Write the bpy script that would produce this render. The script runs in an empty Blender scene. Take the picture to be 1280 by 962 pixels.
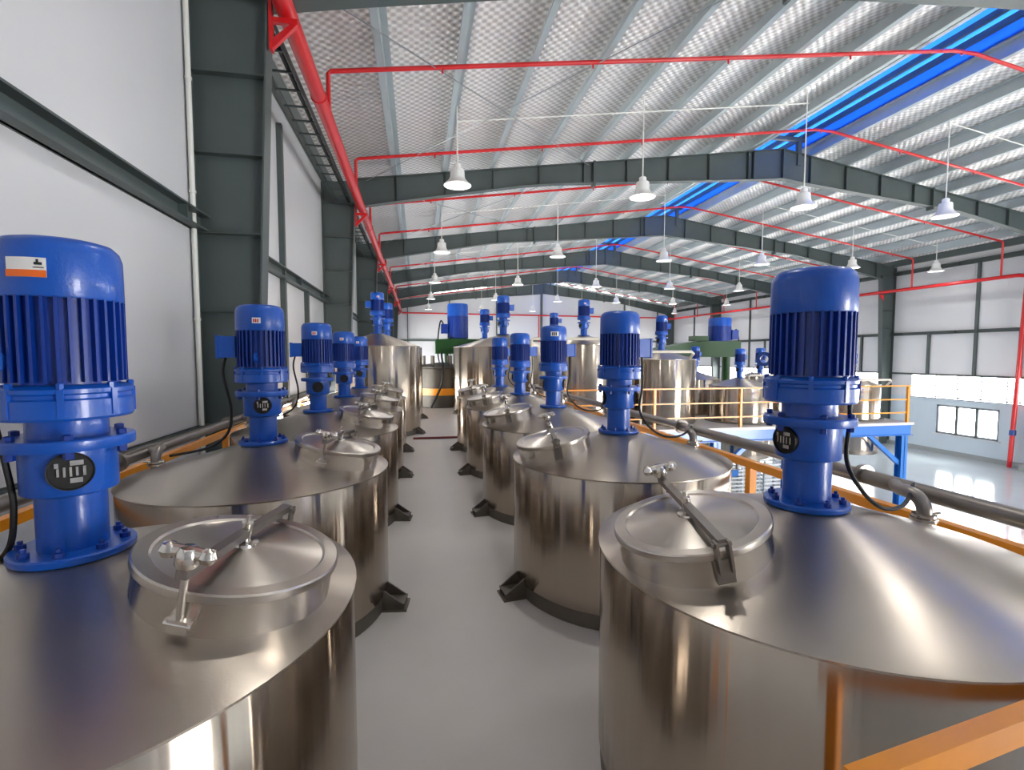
import bpy, math, random
from mathutils import Vector, Matrix
random.seed(7)
PI = math.pi
sc = bpy.context.scene
col = sc.collection

# ------------------------------------------------------------------ camera
CAM_H = 1.5214
cd = bpy.data.cameras.new('camera'); cam = bpy.data.objects.new('camera', cd); col.objects.link(cam)
cd.sensor_fit = 'HORIZONTAL'; cd.sensor_width = 36.0; cd.lens = 619.8 / 1280 * 36.0
cd.clip_start = 0.02; cd.clip_end = 300
YAW, PITCH = 0.1874, 0.0604
cam.location = (0, 0, CAM_H)
cam.rotation_euler = (PI / 2 - PITCH, 0, -YAW)
sc.camera = cam
# ------------------------------------------------------------------ world: bright overcast daylight
w = bpy.data.worlds.new('daylight'); sc.world = w; w.use_nodes = True
bg = w.node_tree.nodes['Background']
bg.inputs['Color'].default_value = (1.0, 0.975, 0.94, 1)
bg.inputs['Strength'].default_value = 1.0
# ------------------------------------------------------------------ exposure
vs = sc.view_settings
vs.view_transform = 'Standard'; vs.look = 'None'; vs.gamma = 1.0; vs.use_curve_mapping = False
vs.exposure = 5.2

# ------------------------------------------------------------------ building dimensions (metres)
XW0, XW1 = -2.65, 26.0          # side walls (inner faces)
YF, YB = -8.85, 47.6            # front wall (behind the camera), gable wall at the far end
ZG = -3.45                      # ground floor; the mezzanine deck is z = 0
XR = 12.2                       # roof ridge
BAND0, BAND1 = -0.66, 0.47      # louvre band
FY = [-1.2, 6.8, 15.25, 23.35, 31.4, 39.45, 47.5]
MEZ_X1, DECK_Y0, DECK_X1, DECK_Y1 = 2.34, 9.28, 11.05, 20.0


def ztop(x):                    # top of the rafters
    return 6.46 + (8.47 - 6.46) * (x - XW0) / (XR - XW0) if x <= XR else 8.47 - (8.47 - 6.36) * (x - XR) / (XW1 - XR)


def portal(name, cx, cy, cz, sx, sy, rot):
    l = bpy.data.lights.new(name, 'AREA'); l.shape = 'RECTANGLE'; l.size = sx; l.size_y = sy
    l.cycles.is_portal = True
    o = bpy.data.objects.new(name, l); col.objects.link(o); o.location = (cx, cy, cz); o.rotation_euler = rot
    return o


portal('window_portal', XW1 + .12, (YF + YB) / 2, (BAND0 + BAND1) / 2, BAND1 - BAND0, YB - YF, (0, PI / 2, 0))
portal('window_portal', XW0 - .12, 27.5, (BAND0 + BAND1) / 2, BAND1 - BAND0, 40, (0, -PI / 2, 0))
portal('window_portal', XW1 + .12, 19.35, -1.7, 1.5, 2.9, (0, PI / 2, 0))
ADDED_GATE = (13.0, 21.0, ZG, .6)     # opening added in the unseen wall behind the camera to let daylight in
portal('added_gate_portal', (ADDED_GATE[0] + ADDED_GATE[1]) / 2, YF - .05, (ADDED_GATE[2] + ADDED_GATE[3]) / 2, ADDED_GATE[1] - ADDED_GATE[0], ADDED_GATE[3] - ADDED_GATE[2], (PI / 2, 0, 0))

# ------------------------------------------------------------------ materials
MATS = {}


def srgb(r, g, b):
    f = lambda c: (c / 255 / 12.92) if c / 255 <= .04045 else ((c / 255 + .055) / 1.055) ** 2.4
    return (f(r), f(g), f(b), 1)


def mat(name, rgb, rough=.5, metal=0., noise=0., nscale=8., bump=0., bscale=60., coat=0., stretch=None, rvar=0., spec=.5):
    m = bpy.data.materials.new(name); m.use_nodes = True
    nt = m.node_tree; b = nt.nodes['Principled BSDF']
    c = srgb(*rgb)
    b.inputs['Base Color'].default_value = c
    b.inputs['Roughness'].default_value = rough
    b.inputs['Metallic'].default_value = metal
    b.inputs['Specular IOR Level'].default_value = spec
    if coat: b.inputs['Coat Weight'].default_value = coat; b.inputs['Coat Roughness'].default_value = .1
    tc = nt.nodes.new('ShaderNodeTexCoord'); mp = nt.nodes.new('ShaderNodeMapping')
    nt.links.new(tc.outputs['Object'], mp.inputs['Vector'])
    if stretch: mp.inputs['Scale'].default_value = stretch
    if noise or rvar:
        n = nt.nodes.new('ShaderNodeTexNoise'); n.inputs['Scale'].default_value = nscale; n.inputs['Detail'].default_value = 4
        nt.links.new(mp.outputs['Vector'], n.inputs['Vector'])
        if noise:
            mx = nt.nodes.new('ShaderNodeMix'); mx.data_type = 'RGBA'
            mx.inputs[6].default_value = tuple(v * (1 - noise) for v in c[:3]) + (1,)
            mx.inputs[7].default_value = tuple(min(1, v * (1 + noise)) for v in c[:3]) + (1,)
            nt.links.new(n.outputs['Fac'], mx.inputs[0]); nt.links.new(mx.outputs[2], b.inputs['Base Color'])
        if rvar:
            r = nt.nodes.new('ShaderNodeMapRange'); r.inputs[3].default_value = rough - rvar; r.inputs[4].default_value = rough + rvar
            nt.links.new(n.outputs['Fac'], r.inputs[0]); nt.links.new(r.outputs[0], b.inputs['Roughness'])
    if bump:
        n2 = nt.nodes.new('ShaderNodeTexNoise'); n2.inputs['Scale'].default_value = bscale; n2.inputs['Detail'].default_value = 3
        nt.links.new(mp.outputs['Vector'], n2.inputs['Vector'])
        bp = nt.nodes.new('ShaderNodeBump'); bp.inputs['Strength'].default_value = bump; bp.inputs['Distance'].default_value = .01
        nt.links.new(n2.outputs['Fac'], bp.inputs['Height']); nt.links.new(bp.outputs['Normal'], b.inputs['Normal'])
    MATS[name] = m
    return m


mat('stainless', (180, 168, 154), .17, 1., noise=.10, nscale=3, rvar=.04, bump=.6, bscale=1.0, stretch=(7, 7, .2))
mat('stainless_top', (186, 176, 164), .32, 1., noise=.10, nscale=4, rvar=.06, bump=.02, bscale=180)
mat('stainless_lid', (208, 200, 190), .30, 1., noise=.08, nscale=6, rvar=.06)
mat('stainless_bright', (222, 216, 208), .16, 1.)
mat('stainless_dull', (120, 114, 106), .5, .7, noise=.2, nscale=6)
mat('pipe_steel', (150, 144, 138), .38, .9, noise=.15, nscale=10)
mat('motor_blue', (0, 80, 180), .34, 0., noise=.18, nscale=9, bump=.08, bscale=120, coat=.25)
mat('motor_navy', (0, 50, 142), .42, 0., noise=.2, nscale=9, coat=.2)
mat('black_rubber', (16, 16, 17), .5)
mat('hole_shade', (7, 7, 8), .6)
mat('sticker_white', (232, 230, 228), .4)
mat('sticker_orange', (238, 110, 32), .4)
mat('sticker_ink', (40, 40, 44), .5)
mat('rail_orange', (240, 150, 18), .38, noise=.08, nscale=12, coat=.2)
mat('beam_blue', (22, 112, 200), .32, noise=.08, nscale=5, coat=.3)
mat('frame_green', (76, 86, 85), .45, noise=.12, nscale=2.5)
mat('purlin_galv', (172, 183, 187), .45, .2, noise=.12, nscale=2)
mat('wall_white', (210, 211, 214), .28, noise=.03, nscale=.8)
mat('wall_lower', (196, 210, 220), .5, noise=.05, nscale=1.2)
mat('floor_mezz', (205, 201, 197), .36, noise=.07, nscale=3, bump=.02, bscale=40, rvar=.06)
mat('floor_ground', (196, 204, 208), .10, noise=.06, nscale=.9, rvar=.05)
mat('plinth', (150, 156, 156), .5)
mat('pipe_red', (206, 24, 30), .35, coat=.2, noise=.06, nscale=6)
mat('green_paint', (12, 66, 18), .45, noise=.12, nscale=3)
mat('lamp_white', (238, 238, 236), .25)
mat('conduit_white', (226, 226, 220), .4)
mat('pvc_cream', (222, 214, 198), .4)
mat('slat_alu', (214, 218, 222), .4, .3)
mat('alu_frame', (120, 128, 136), .4, .4)
mat('valve_blue', (30, 60, 130), .4)
mat('crate_white', (222, 226, 228), .45)
mat('pot_steel', (84, 80, 74), .45, .6, noise=.2, nscale=5)
mat('hose_red', (120, 34, 36), .5)
mat('zinc', (176, 180, 184), .35, .8)


def aniso(name, rough, an):
    nt = MATS[name].node_tree; b = nt.nodes['Principled BSDF']
    t = nt.nodes.new('ShaderNodeTangent'); t.direction_type = 'RADIAL'; t.axis = 'Z'
    nt.links.new(t.outputs[0], b.inputs['Tangent'])
    b.inputs['Anisotropic'].default_value = an; b.inputs['Anisotropic Rotation'].default_value = .25


def special_mats():
    aniso('stainless', .3, .98); aniso('stainless_top', .4, .75); aniso('stainless_lid', .4, .7); aniso('stainless_bright', .2, .8)
    # bubble foil insulation under the roof sheets
    m = bpy.data.materials.new('roof_foil'); m.use_nodes = True; nt = m.node_tree; b = nt.nodes['Principled BSDF']
    b.inputs['Metallic'].default_value = .6; b.inputs['Roughness'].default_value = .45
    tc = nt.nodes.new('ShaderNodeTexCoord'); mp = nt.nodes.new('ShaderNodeMapping')
    mp.inputs['Rotation'].default_value = (0, 0, PI / 4); nt.links.new(tc.outputs['Object'], mp.inputs['Vector'])
    sp = nt.nodes.new('ShaderNodeSeparateXYZ'); nt.links.new(mp.outputs['Vector'], sp.inputs[0])
    outs = []
    for ax in (0, 1):
        mu = nt.nodes.new('ShaderNodeMath'); mu.operation = 'MULTIPLY'; mu.inputs[1].default_value = 2 * PI / .135
        nt.links.new(sp.outputs[ax], mu.inputs[0])
        s = nt.nodes.new('ShaderNodeMath'); s.operation = 'SINE'; nt.links.new(mu.outputs[0], s.inputs[0]); outs.append(s)
    pr = nt.nodes.new('ShaderNodeMath'); pr.operation = 'ADD'
    nt.links.new(outs[0].outputs[0], pr.inputs[0]); nt.links.new(outs[1].outputs[0], pr.inputs[1])
    rg = nt.nodes.new('ShaderNodeMapRange'); rg.inputs[1].default_value = -1.2; rg.inputs[2].default_value = 1.2
    nt.links.new(pr.outputs[0], rg.inputs[0])
    no = nt.nodes.new('ShaderNodeTexNoise'); no.inputs['Scale'].default_value = .9; no.inputs['Detail'].default_value = 4
    nt.links.new(tc.outputs['Object'], no.inputs['Vector'])
    mx = nt.nodes.new('ShaderNodeMix'); mx.data_type = 'RGBA'
    mx.inputs[6].default_value = srgb(206, 202, 200); mx.inputs[7].default_value = srgb(253, 252, 250)  # dot tones paint in the light and shade caught by the bubbles
    nt.links.new(rg.outputs[0], mx.inputs[0]); nt.links.new(mx.outputs[2], b.inputs['Base Color'])
    bp = nt.nodes.new('ShaderNodeBump'); bp.inputs['Strength'].default_value = .55; bp.inputs['Distance'].default_value = .012
    ad = nt.nodes.new('ShaderNodeMath'); ad.operation = 'MULTIPLY_ADD'; ad.inputs[1].default_value = 2.0
    nt.links.new(no.outputs['Fac'], ad.inputs[0]); nt.links.new(pr.outputs[0], ad.inputs[2])
    nt.links.new(ad.outputs[0], bp.inputs['Height']); nt.links.new(bp.outputs['Normal'], b.inputs['Normal'])
    MATS['roof_foil'] = m
    # translucent blue sheet of the ridge ventilator
    m = bpy.data.materials.new('blue_sheet'); m.use_nodes = True; nt = m.node_tree
    out = nt.nodes['Material Output']; nt.nodes.remove(nt.nodes['Principled BSDF'])
    t = nt.nodes.new('ShaderNodeBsdfTranslucent'); t.inputs['Color'].default_value = (.032, .1, .22, 1)
    d = nt.nodes.new('ShaderNodeBsdfDiffuse'); d.inputs['Color'].default_value = (.02, .12, .5, 1)
    a = nt.nodes.new('ShaderNodeAddShader'); nt.links.new(t.outputs[0], a.inputs[0]); nt.links.new(d.outputs[0], a.inputs[1])
    nt.links.new(a.outputs[0], out.inputs['Surface']); MATS['blue_sheet'] = m
    # window glass
    m = bpy.data.materials.new('window_glass'); m.use_nodes = True; nt = m.node_tree
    out = nt.nodes['Material Output']; nt.nodes.remove(nt.nodes['Principled BSDF'])
    g = nt.nodes.new('ShaderNodeBsdfGlossy'); g.inputs['Roughness'].default_value = .02
    t = nt.nodes.new('ShaderNodeBsdfTransparent'); t.inputs['Color'].default_value = (.9, .95, .96, 1)
    f = nt.nodes.new('ShaderNodeFresnel'); f.inputs['IOR'].default_value = 1.45
    x = nt.nodes.new('ShaderNodeMixShader'); nt.links.new(f.outputs[0], x.inputs[0]); nt.links.new(t.outputs[0], x.inputs[1]); nt.links.new(g.outputs[0], x.inputs[2])
    nt.links.new(x.outputs[0], out.inputs['Surface']); MATS['window_glass'] = m
    # lamp tube inside the high bay shades
    m = bpy.data.materials.new('lamp_glow'); m.use_nodes = True; b = m.node_tree.nodes['Principled BSDF']
    b.inputs['Emission Color'].default_value = (1, .98, .95, 1); b.inputs['Emission Strength'].default_value = .12
    MATS['lamp_glow'] = m


special_mats()


# ------------------------------------------------------------------ mesh helpers
class MB:
    def __init__(s): s.v = []; s.f = []

    def add(s, vs, fs, M=None):
        k = len(s.v)
        s.v += [tuple(M @ Vector(p)) if M is not None else tuple(p) for p in vs]
        s.f += [tuple(i + k for i in f) for f in fs]
        return s

    def box(s, x0, x1, y0, y1, z0, z1, M=None):
        vs = [(x, y, z) for z in (z0, z1) for y in (y0, y1) for x in (x0, x1)]
        return s.add(vs, [(0, 2, 3, 1), (4, 5, 7, 6), (0, 1, 5, 4), (2, 6, 7, 3), (0, 4, 6, 2), (1, 3, 7, 5)], M)

    def cbox(s, c, d, M=None):
        return s.box(c[0] - d[0] / 2, c[0] + d[0] / 2, c[1] - d[1] / 2, c[1] + d[1] / 2, c[2] - d[2] / 2, c[2] + d[2] / 2, M)

    def lathe(s, prof, n=32, M=None, closed=False):
        vs = []; fs = []
        m = len(prof)
        for i in range(n):
            a = 2 * PI * i / n; c, q = math.cos(a), math.sin(a)
            for r, z in prof: vs.append((r * c, r * q, z))
        for i in range(n):
            j = (i + 1) % n
            for k in range(m - 1 if not closed else m):
                l = (k + 1) % m
                fs.append((i * m + k, j * m + k, j * m + l, i * m + l))
        if not closed:
            if prof[0][0] > 1e-5: fs.append(tuple(i * m for i in reversed(range(n))))
            if prof[-1][0] > 1e-5: fs.append(tuple(i * m + m - 1 for i in range(n)))
        return s.add(vs, fs, M)

    def cyl(s, p0, p1, r0, r1=None, n=16):
        p0 = Vector(p0); p1 = Vector(p1); d = p1 - p0
        q = d.to_track_quat('Z', 'Y').to_matrix().to_4x4(); q.translation = p0
        return s.lathe([(r0, 0), (r1 if r1 is not None else r0, d.length)], n, q)

    def tube(s, pts, r, n=8):
        pts = [Vector(p) for p in pts]; vs = []; fs = []
        up = None
        for i, p in enumerate(pts):
            t = (pts[min(i + 1, len(pts) - 1)] - pts[max(i - 1, 0)]).normalized()
            if up is None:
                up = Vector((0, 0, 1)) if abs(t.z) < .9 else Vector((1, 0, 0))
            a = (up - t * up.dot(t)).normalized(); b = t.cross(a); up = a
            for k in range(n):
                an = 2 * PI * k / n; vs.append(p + (a * math.cos(an) + b * math.sin(an)) * r)
        for i in range(len(pts) - 1):
            for k in range(n):
                l = (k + 1) % n
                fs.append((i * n + k, i * n + l, (i + 1) * n + l, (i + 1) * n + k))
        fs.append(tuple(reversed(range(n)))); fs.append(tuple((len(pts) - 1) * n + k for k in range(n)))
        return s.add(vs, fs)

    def prism(s, poly, d, M=None):            # polygon of 3-D points swept by vector d
        d = Vector(d); m = len(poly)
        vs = [tuple(p) for p in poly] + [tuple(Vector(p) + d) for p in poly]
        fs = [tuple(range(m)), tuple(reversed(range(m, 2 * m)))] + [(i, i + m, (i + 1) % m + m, (i + 1) % m) for i in range(m)]
        return s.add(vs, fs, M)

    def patch(s, r, a0, a1, z0, z1, n=6, t=.0015):   # a curved sticker of thickness t
        vs = []; fs = []
        for i in range(n + 1):
            a = a0 + (a1 - a0) * i / n
            for rr in (r, r + t):
                for z in (z0, z1): vs.append((rr * math.cos(a), rr * math.sin(a), z))
        for i in range(n):
            k = i * 4; l = k + 4
            fs += [(k + 2, l + 2, l + 3, k + 3), (k, k + 1, l + 1, l), (k + 1, k + 3, l + 3, l + 1), (k, l, l + 2, k + 2)]
        fs += [(0, 2, 3, 1), (n * 4, n * 4 + 1, n * 4 + 3, n * 4 + 2)]
        return s.add(vs, fs)

    def mesh(s, name, m, smooth=True, ang=35):
        me = bpy.data.meshes.new(name); me.from_pydata(s.v, [], s.f)
        import bmesh
        bm = bmesh.new(); bm.from_mesh(me); bmesh.ops.recalc_face_normals(bm, faces=bm.faces); bm.to_mesh(me); bm.free()
        me.materials.append(MATS[m])
        if smooth:
            me.polygons.foreach_set('use_smooth', [True] * len(me.polygons))
            me.set_sharp_from_angle(angle=math.radians(ang))
        me.update()
        return me

    def build(s, name, m, parent=None, smooth=True, loc=None, rotz=None):
        return obj(name, s.mesh(name, m, smooth), parent, loc, rotz)


def obj(name, me, parent=None, loc=None, rotz=None):
    o = bpy.data.objects.new(name, me); col.objects.link(o)
    if parent is not None: o.parent = parent
    if loc is not None: o.location = loc
    if rotz is not None: o.rotation_euler = (0, 0, rotz)
    return o


def tag(o, label, cat, group=None):
    o['label'] = label; o['category'] = cat
    if group: o['group'] = group
    return o


def thing(name, label, cat, loc=(0, 0, 0), rotz=0, group=None):
    o = obj(name, None, None, loc, rotz); o.empty_display_size = .1
    return tag(o, label, cat, group)


def struct(o): o['kind'] = 'structure'; return o


def arc(c, r, a0, a1, n, u, v):
    c = Vector(c); u = Vector(u); v = Vector(v)
    return [c + (u * math.cos(a0 + (a1 - a0) * i / n) + v * math.sin(a0 + (a1 - a0) * i / n)) * r for i in range(n + 1)]


# ================================================================== STRUCTURE
# ---- floors
m = MB().box(XW0, XW1, YF, YB, ZG - .1, ZG); struct(m.build('floor', 'floor_ground', smooth=False))
mz = MB()
mz.box(-1.95, MEZ_X1, -3.0, DECK_Y0, -.06, 0); mz.box(-1.95, DECK_X1, DECK_Y0, DECK_Y1, -.06, 0)
struct(mz.build('mezzanine_floor', 'floor_mezz', smooth=False))

# ---- side walls
TH = .1


def wall_boxes(mb, x0, x1, y0, y1, z0, z1, holes):
    # vertical wall in the YZ plane with rectangular holes (y0,y1,z0,z1)
    ys = sorted({y0, y1} | {h[0] for h in holes} | {h[1] for h in holes})
    for a, b in zip(ys[:-1], ys[1:]):
        zs = [z0]
        for h in sorted(holes, key=lambda q: q[2]):
            if h[0] <= a + 1e-6 and h[1] >= b - 1e-6: zs += [h[2], h[3]]
        zs.append(z1)
        for i in range(0, len(zs), 2): mb.box(x0, x1, a, b, zs[i], zs[i + 1])


WIN = (17.93, 20.74, -2.44, -.98)
ZS = 1.0                                                     # painted masonry below, sheeting above
rb = [(FY[i] + .35, FY[i + 1] - (1.25 if i == 2 else .35), BAND0, BAND1) for i in range(0, 6)]
lb = [(FY[i] + .35, FY[i + 1] - .35, BAND0, BAND1 + .15) for i in range(1, 6)]
m = MB(); wall_boxes(m, XW0 - TH, XW0, YF, YB, BAND0 - .02, 6.75, lb)
wl = struct(m.build('wall_left', 'wall_white', smooth=False))
m = MB().box(XW0 - TH, XW0, YF, YB, ZG, BAND0 - .02); m.build('lower_wall', 'wall_lower', wl, False)
m = MB(); wall_boxes(m, XW1, XW1 + TH, YF, YB, BAND0, 6.65, rb)
wr = struct(m.build('wall_right', 'wall_white', smooth=False))
m = MB(); wall_boxes(m, XW1, XW1 + .22, YF, YB, ZG, BAND0, [WIN])
m.build('lower_wall', 'wall_lower', wr, False)
m = MB().box(XW1 - .05, XW1, YF, YB, ZG, ZG + .22); struct(m.build('baseboard_right', 'plinth', smooth=False))
# girts and studs
for wall, xi, s in ((wl, XW0, 1), (wr, XW1, -1)):
    zs = (3.12, .62) if s > 0 else (2.65, .52)
    for k, z in enumerate(zs if s > 0 else zs + (5.95,)):
        h = .2 if z > 1 else .09
        if s < 0 and z == 2.65: h = .16
        d = .16 if h > .1 else .08
        m = MB(); m.box(xi, xi + s * d, YF, YB, z - h / 2 + .0, z - h / 2 + .02); m.box(xi, xi + s * d, YF, YB, z + h / 2 - .02, z + h / 2)
        m.box(xi + s * .02, xi + s * .05, YF, YB, z - h / 2, z + h / 2)
        for q in range(20):                                  # girt clips
            y = YF + 1.3 + q * 2.75
            m.box(xi + s * .05, xi + s * (d - .01), y, y + .02, z - h / 2, z + h / 2)
        m.build('girt', 'frame_green', wall, False)
    if s > 0:
        st = [(10.6, .62, 6.0), (12.7, .62, 3.1), (19.6, .62, 6.0), (26.5, .62, 6.0), (35, .62, 6.0), (43, .62, 6.0)]
    else:
        st = [(19.05, .5, 5.95), (21.25, .5, 2.65), (17.25, .5, 2.65), (13, .5, 5.95), (27.4, .5, 5.95), (31.4 + 4, .5, 5.95), (43.5, .5, 5.95), (25.2, .5, 2.65), (29.5, .5, 2.65), (33.6, .5, 2.65)]
    for y, z0, z1 in st:
        m = MB().box(xi, xi + s * .1, y - .06, y + .06, z0, z1); m.build('stud', 'frame_green', wall, False)

# ---- louvre bands: window_<n>
wn = 0
for wall, xi, s, bands in ((wl, XW0, 1, lb), (wr, XW1, -1, rb)):
    for (a, b, z0, z1) in bands:
        wn += 1
        m = MB(); m.box(xi - s * .1, xi + s * .03, a, b, z0 - .03, z0); m.box(xi - s * .1, xi + s * .03, a, b, z1, z1 + .03)
        W = struct(m.build('window_%d' % wn, 'alu_frame', smooth=False))
        n = 8; sm = MB()
        p = (z1 - z0) / n
        sm.prism([(xi - s * .085, 0, -.035), (xi - s * .08, 0, -.04), (xi - s * .01, 0, .032), (xi - s * .015, 0, .037)], (0, b - a, 0))
        me = sm.mesh('slat', 'slat_alu', False)
        for k in range(n): obj('slat', me, W, (0, a, z0 + (k + .5) * p))
        mm = MB().box(xi - s * .07, xi - s * .02, -.02, .02, z0, z1).mesh('mullion', 'alu_frame', False)
        for k in range(1, int((b - a) / 1.05)): obj('mullion', mm, W, (0, a + k * 1.05, 0))

# ---- the low window in the right wall
wn += 1
y0, y1, z0, z1 = WIN
m = MB()
for (a, b, c, d) in ((y0, y1, z0, z0 + .1), (y0, y1, z1 - .1, z1), (y0, y0 + .1, z0, z1), (y1 - .1, y1, z0, z1)): m.box(XW1 + .04, XW1 + .12, a, b, c, d)
W = struct(m.build('window_%d' % wn, 'alu_frame', smooth=False))
for k in range(3):
    a = y0 + .06 + k * (y1 - y0 - .12) / 3; b = a + (y1 - y0 - .12) / 3
    MB().box(XW1 + .086, XW1 + .092, a, b, z0 + .06, z1 - .06).build('pane', 'window_glass', W, False)
    if k: MB().box(XW1 + .03, XW1 + .12, a - .06, a + .06, z0, z1).build('mullion', 'frame_green', W, False)
MB().box(XW1 - .06, XW1 + .06, y0 - .1, y1 + .1, z0 - .05, z0).build('window_sill', 'wall_white', W, False)

# ---- gable wall at the far end, with posts and girts


def gable(y, th, name, added_gate=None):
    m = MB()
    pts = [(XW0, y, 6.75), (XW1, y, 6.65), (XR, y, 8.72)]
    zb = ZG if not added_gate else added_gate[3]
    if added_gate:
        m.box(XW0, added_gate[0], y, y + th, ZG, added_gate[3]); m.box(added_gate[1], XW1, y, y + th, ZG, added_gate[3])
    m.prism([(XW0, y, zb), (XW1, y, zb), (XW1, y, 6.65), (XR, y, 8.72), (XW0, y, 6.75)], (0, th, 0))
    return struct(m.build(name, 'wall_white', smooth=False))


wb = gable(YB, .1, 'wall_back')
gable(YF - .1, .1, 'wall_front', ADDED_GATE)
for x, wd in ((11.95, .2), (3.0, .08), (7.5, .1), (16.3, .08), (20.6, .12), (-.9, .08), (24.2, .08)):
    MB().box(x - wd / 2, x + wd / 2, YB - .16, YB, .6, ztop(x) - .5).build('gable_post', 'frame_green', wb, False)
for z in (2.9, .55):
    MB().box(XW0, XW1, YB - .12, YB, z - .09, z + .09).build('girt', 'frame_green', wb, False)

# ---- roof: foil lined sheets, purlins, ridge ventilator
XO0, XO1 = 11.15, 13.15
m = MB()
PZ = .31
m.prism([(XW0 - .1, YF, ztop(XW0) + PZ - .014), (XO0, YF, ztop(XO0) + PZ), (XO0, YF, ztop(XO0) + PZ + .06), (XW0 - .1, YF, ztop(XW0) + PZ + .05)], (0, YB - YF, 0))
ce = struct(m.build('ceiling', 'roof_foil', smooth=False))
m = MB()
m.prism([(XO1, YF, ztop(XO1) + PZ), (XW1 + .1, YF, ztop(XW1) + PZ - .015), (XW1 + .1, YF, ztop(XW1) + PZ + .05), (XO1, YF, ztop(XO1) + PZ + .06)], (0, YB - YF, 0))
m.build('roof_slope', 'roof_foil', ce, False)


def purlin_mesh(s):            # Z section, web along Y
    t = .006; h = PZ; fl = .12
    m = MB(); L = YB - YF
    m.box(-t / 2, t / 2, 0, L, 0, h - .002)
    m.box(-fl if s > 0 else 0, 0 if s > 0 else fl, 0, L, 0, t)
    m.box(0 if s > 0 else -fl, fl if s > 0 else 0, 0, L, h - .002 - t, h - .002)
    m.box((-fl if s > 0 else fl - t), (-fl + t if s > 0 else fl), 0, L, 0, .022)
    return m.mesh('purlin', 'purlin_galv', False)


pl, prr = purlin_mesh(1), purlin_mesh(-1)
x = -.55
PX = []
while x < XO0: PX.append(x); x += 1.43
x = XO1 + .12
while x < XW1 - .3: PX.append(x); x += 1.43
PX.append(XO0 - .06)
for x in PX: obj('purlin', pl if x < XR else prr, ce, (x, YF, ztop(x)))
# eave struts
for x, s in ((XW0 + .1, 1), (XW1 - .1, -1)):
    MB().box(x - .08, x + .08, YF, YB, ztop(x) - .02, ztop(x) + PZ - .02).build('eave_strut', 'frame_green', ce, False)
# sag rods and roof bracing
br = MB().tube([(-1.4, 15.1, ztop(-1.4) - .12), (5.3, 7.45, ztop(5.3) - .12)], .012, 6).mesh('brace_rod', 'zinc')
br2 = MB().tube([(-1.4, 7.45, ztop(-1.4) - .12), (5.3, 15.1, ztop(5.3) - .12)], .012, 6).mesh('brace_rod', 'zinc')
br3 = MB().tube([(XW1 - 1.4, 15.1, ztop(XW1 - 1.4) - .12), (XW1 - 6.3, 7.45, ztop(XW1 - 6.3) - .12)], .012, 6).mesh('brace_rod', 'zinc')
for k in range(5):
    for b in (br, br2, br3): obj('brace_rod', b, ce, (0, 8.05 * k, 0))
# ridge ventilator
V = struct(MB().prism([(XO0 - .45, YF, 9.02), (XR, YF, 9.33), (XO1 + .45, YF, 9.02), (XO1 + .45, YF, 9.05), (XR, YF, 9.36), (XO0 - .45, YF, 9.05)], (0, YB - YF, 0)).build('trim_1', 'blue_sheet', smooth=False))
for x in (XO0, XO1):
    MB().box(x - .012, x + .012, YF, YB, ztop(x) + PZ, 9.03).build('vent_side', 'blue_sheet', V, False)
for x in (XO0 + .1, XO0 + .62, XO1 - .62, XO1 - .1):
    MB().box(x - .05, x + .05, YF, YB, 8.9, 9.04).build('vent_purlin', 'frame_green', V, False)

# ---- portal frames
ORDN = ['first', 'second', 'third', 'fourth', 'fifth', 'sixth', 'seventh', 'eighth', 'ninth', 'tenth']


def rafter_bottom(x):
    d = x - XW0 if x <= XR else XW1 - x
    half = (XR - XW0) if x <= XR else (XW1 - XR)
    k = [(0, 1.0), (1.0, .78), (6.3, .54), (half * .98, .98), (half, .98)]
    for (a, da), (b, db) in zip(k[:-1], k[1:]):
        if d <= b + 1e-6: return ztop(x) - (da + (db - da) * (d - a) / (b - a))
    return ztop(x) - .98


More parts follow.
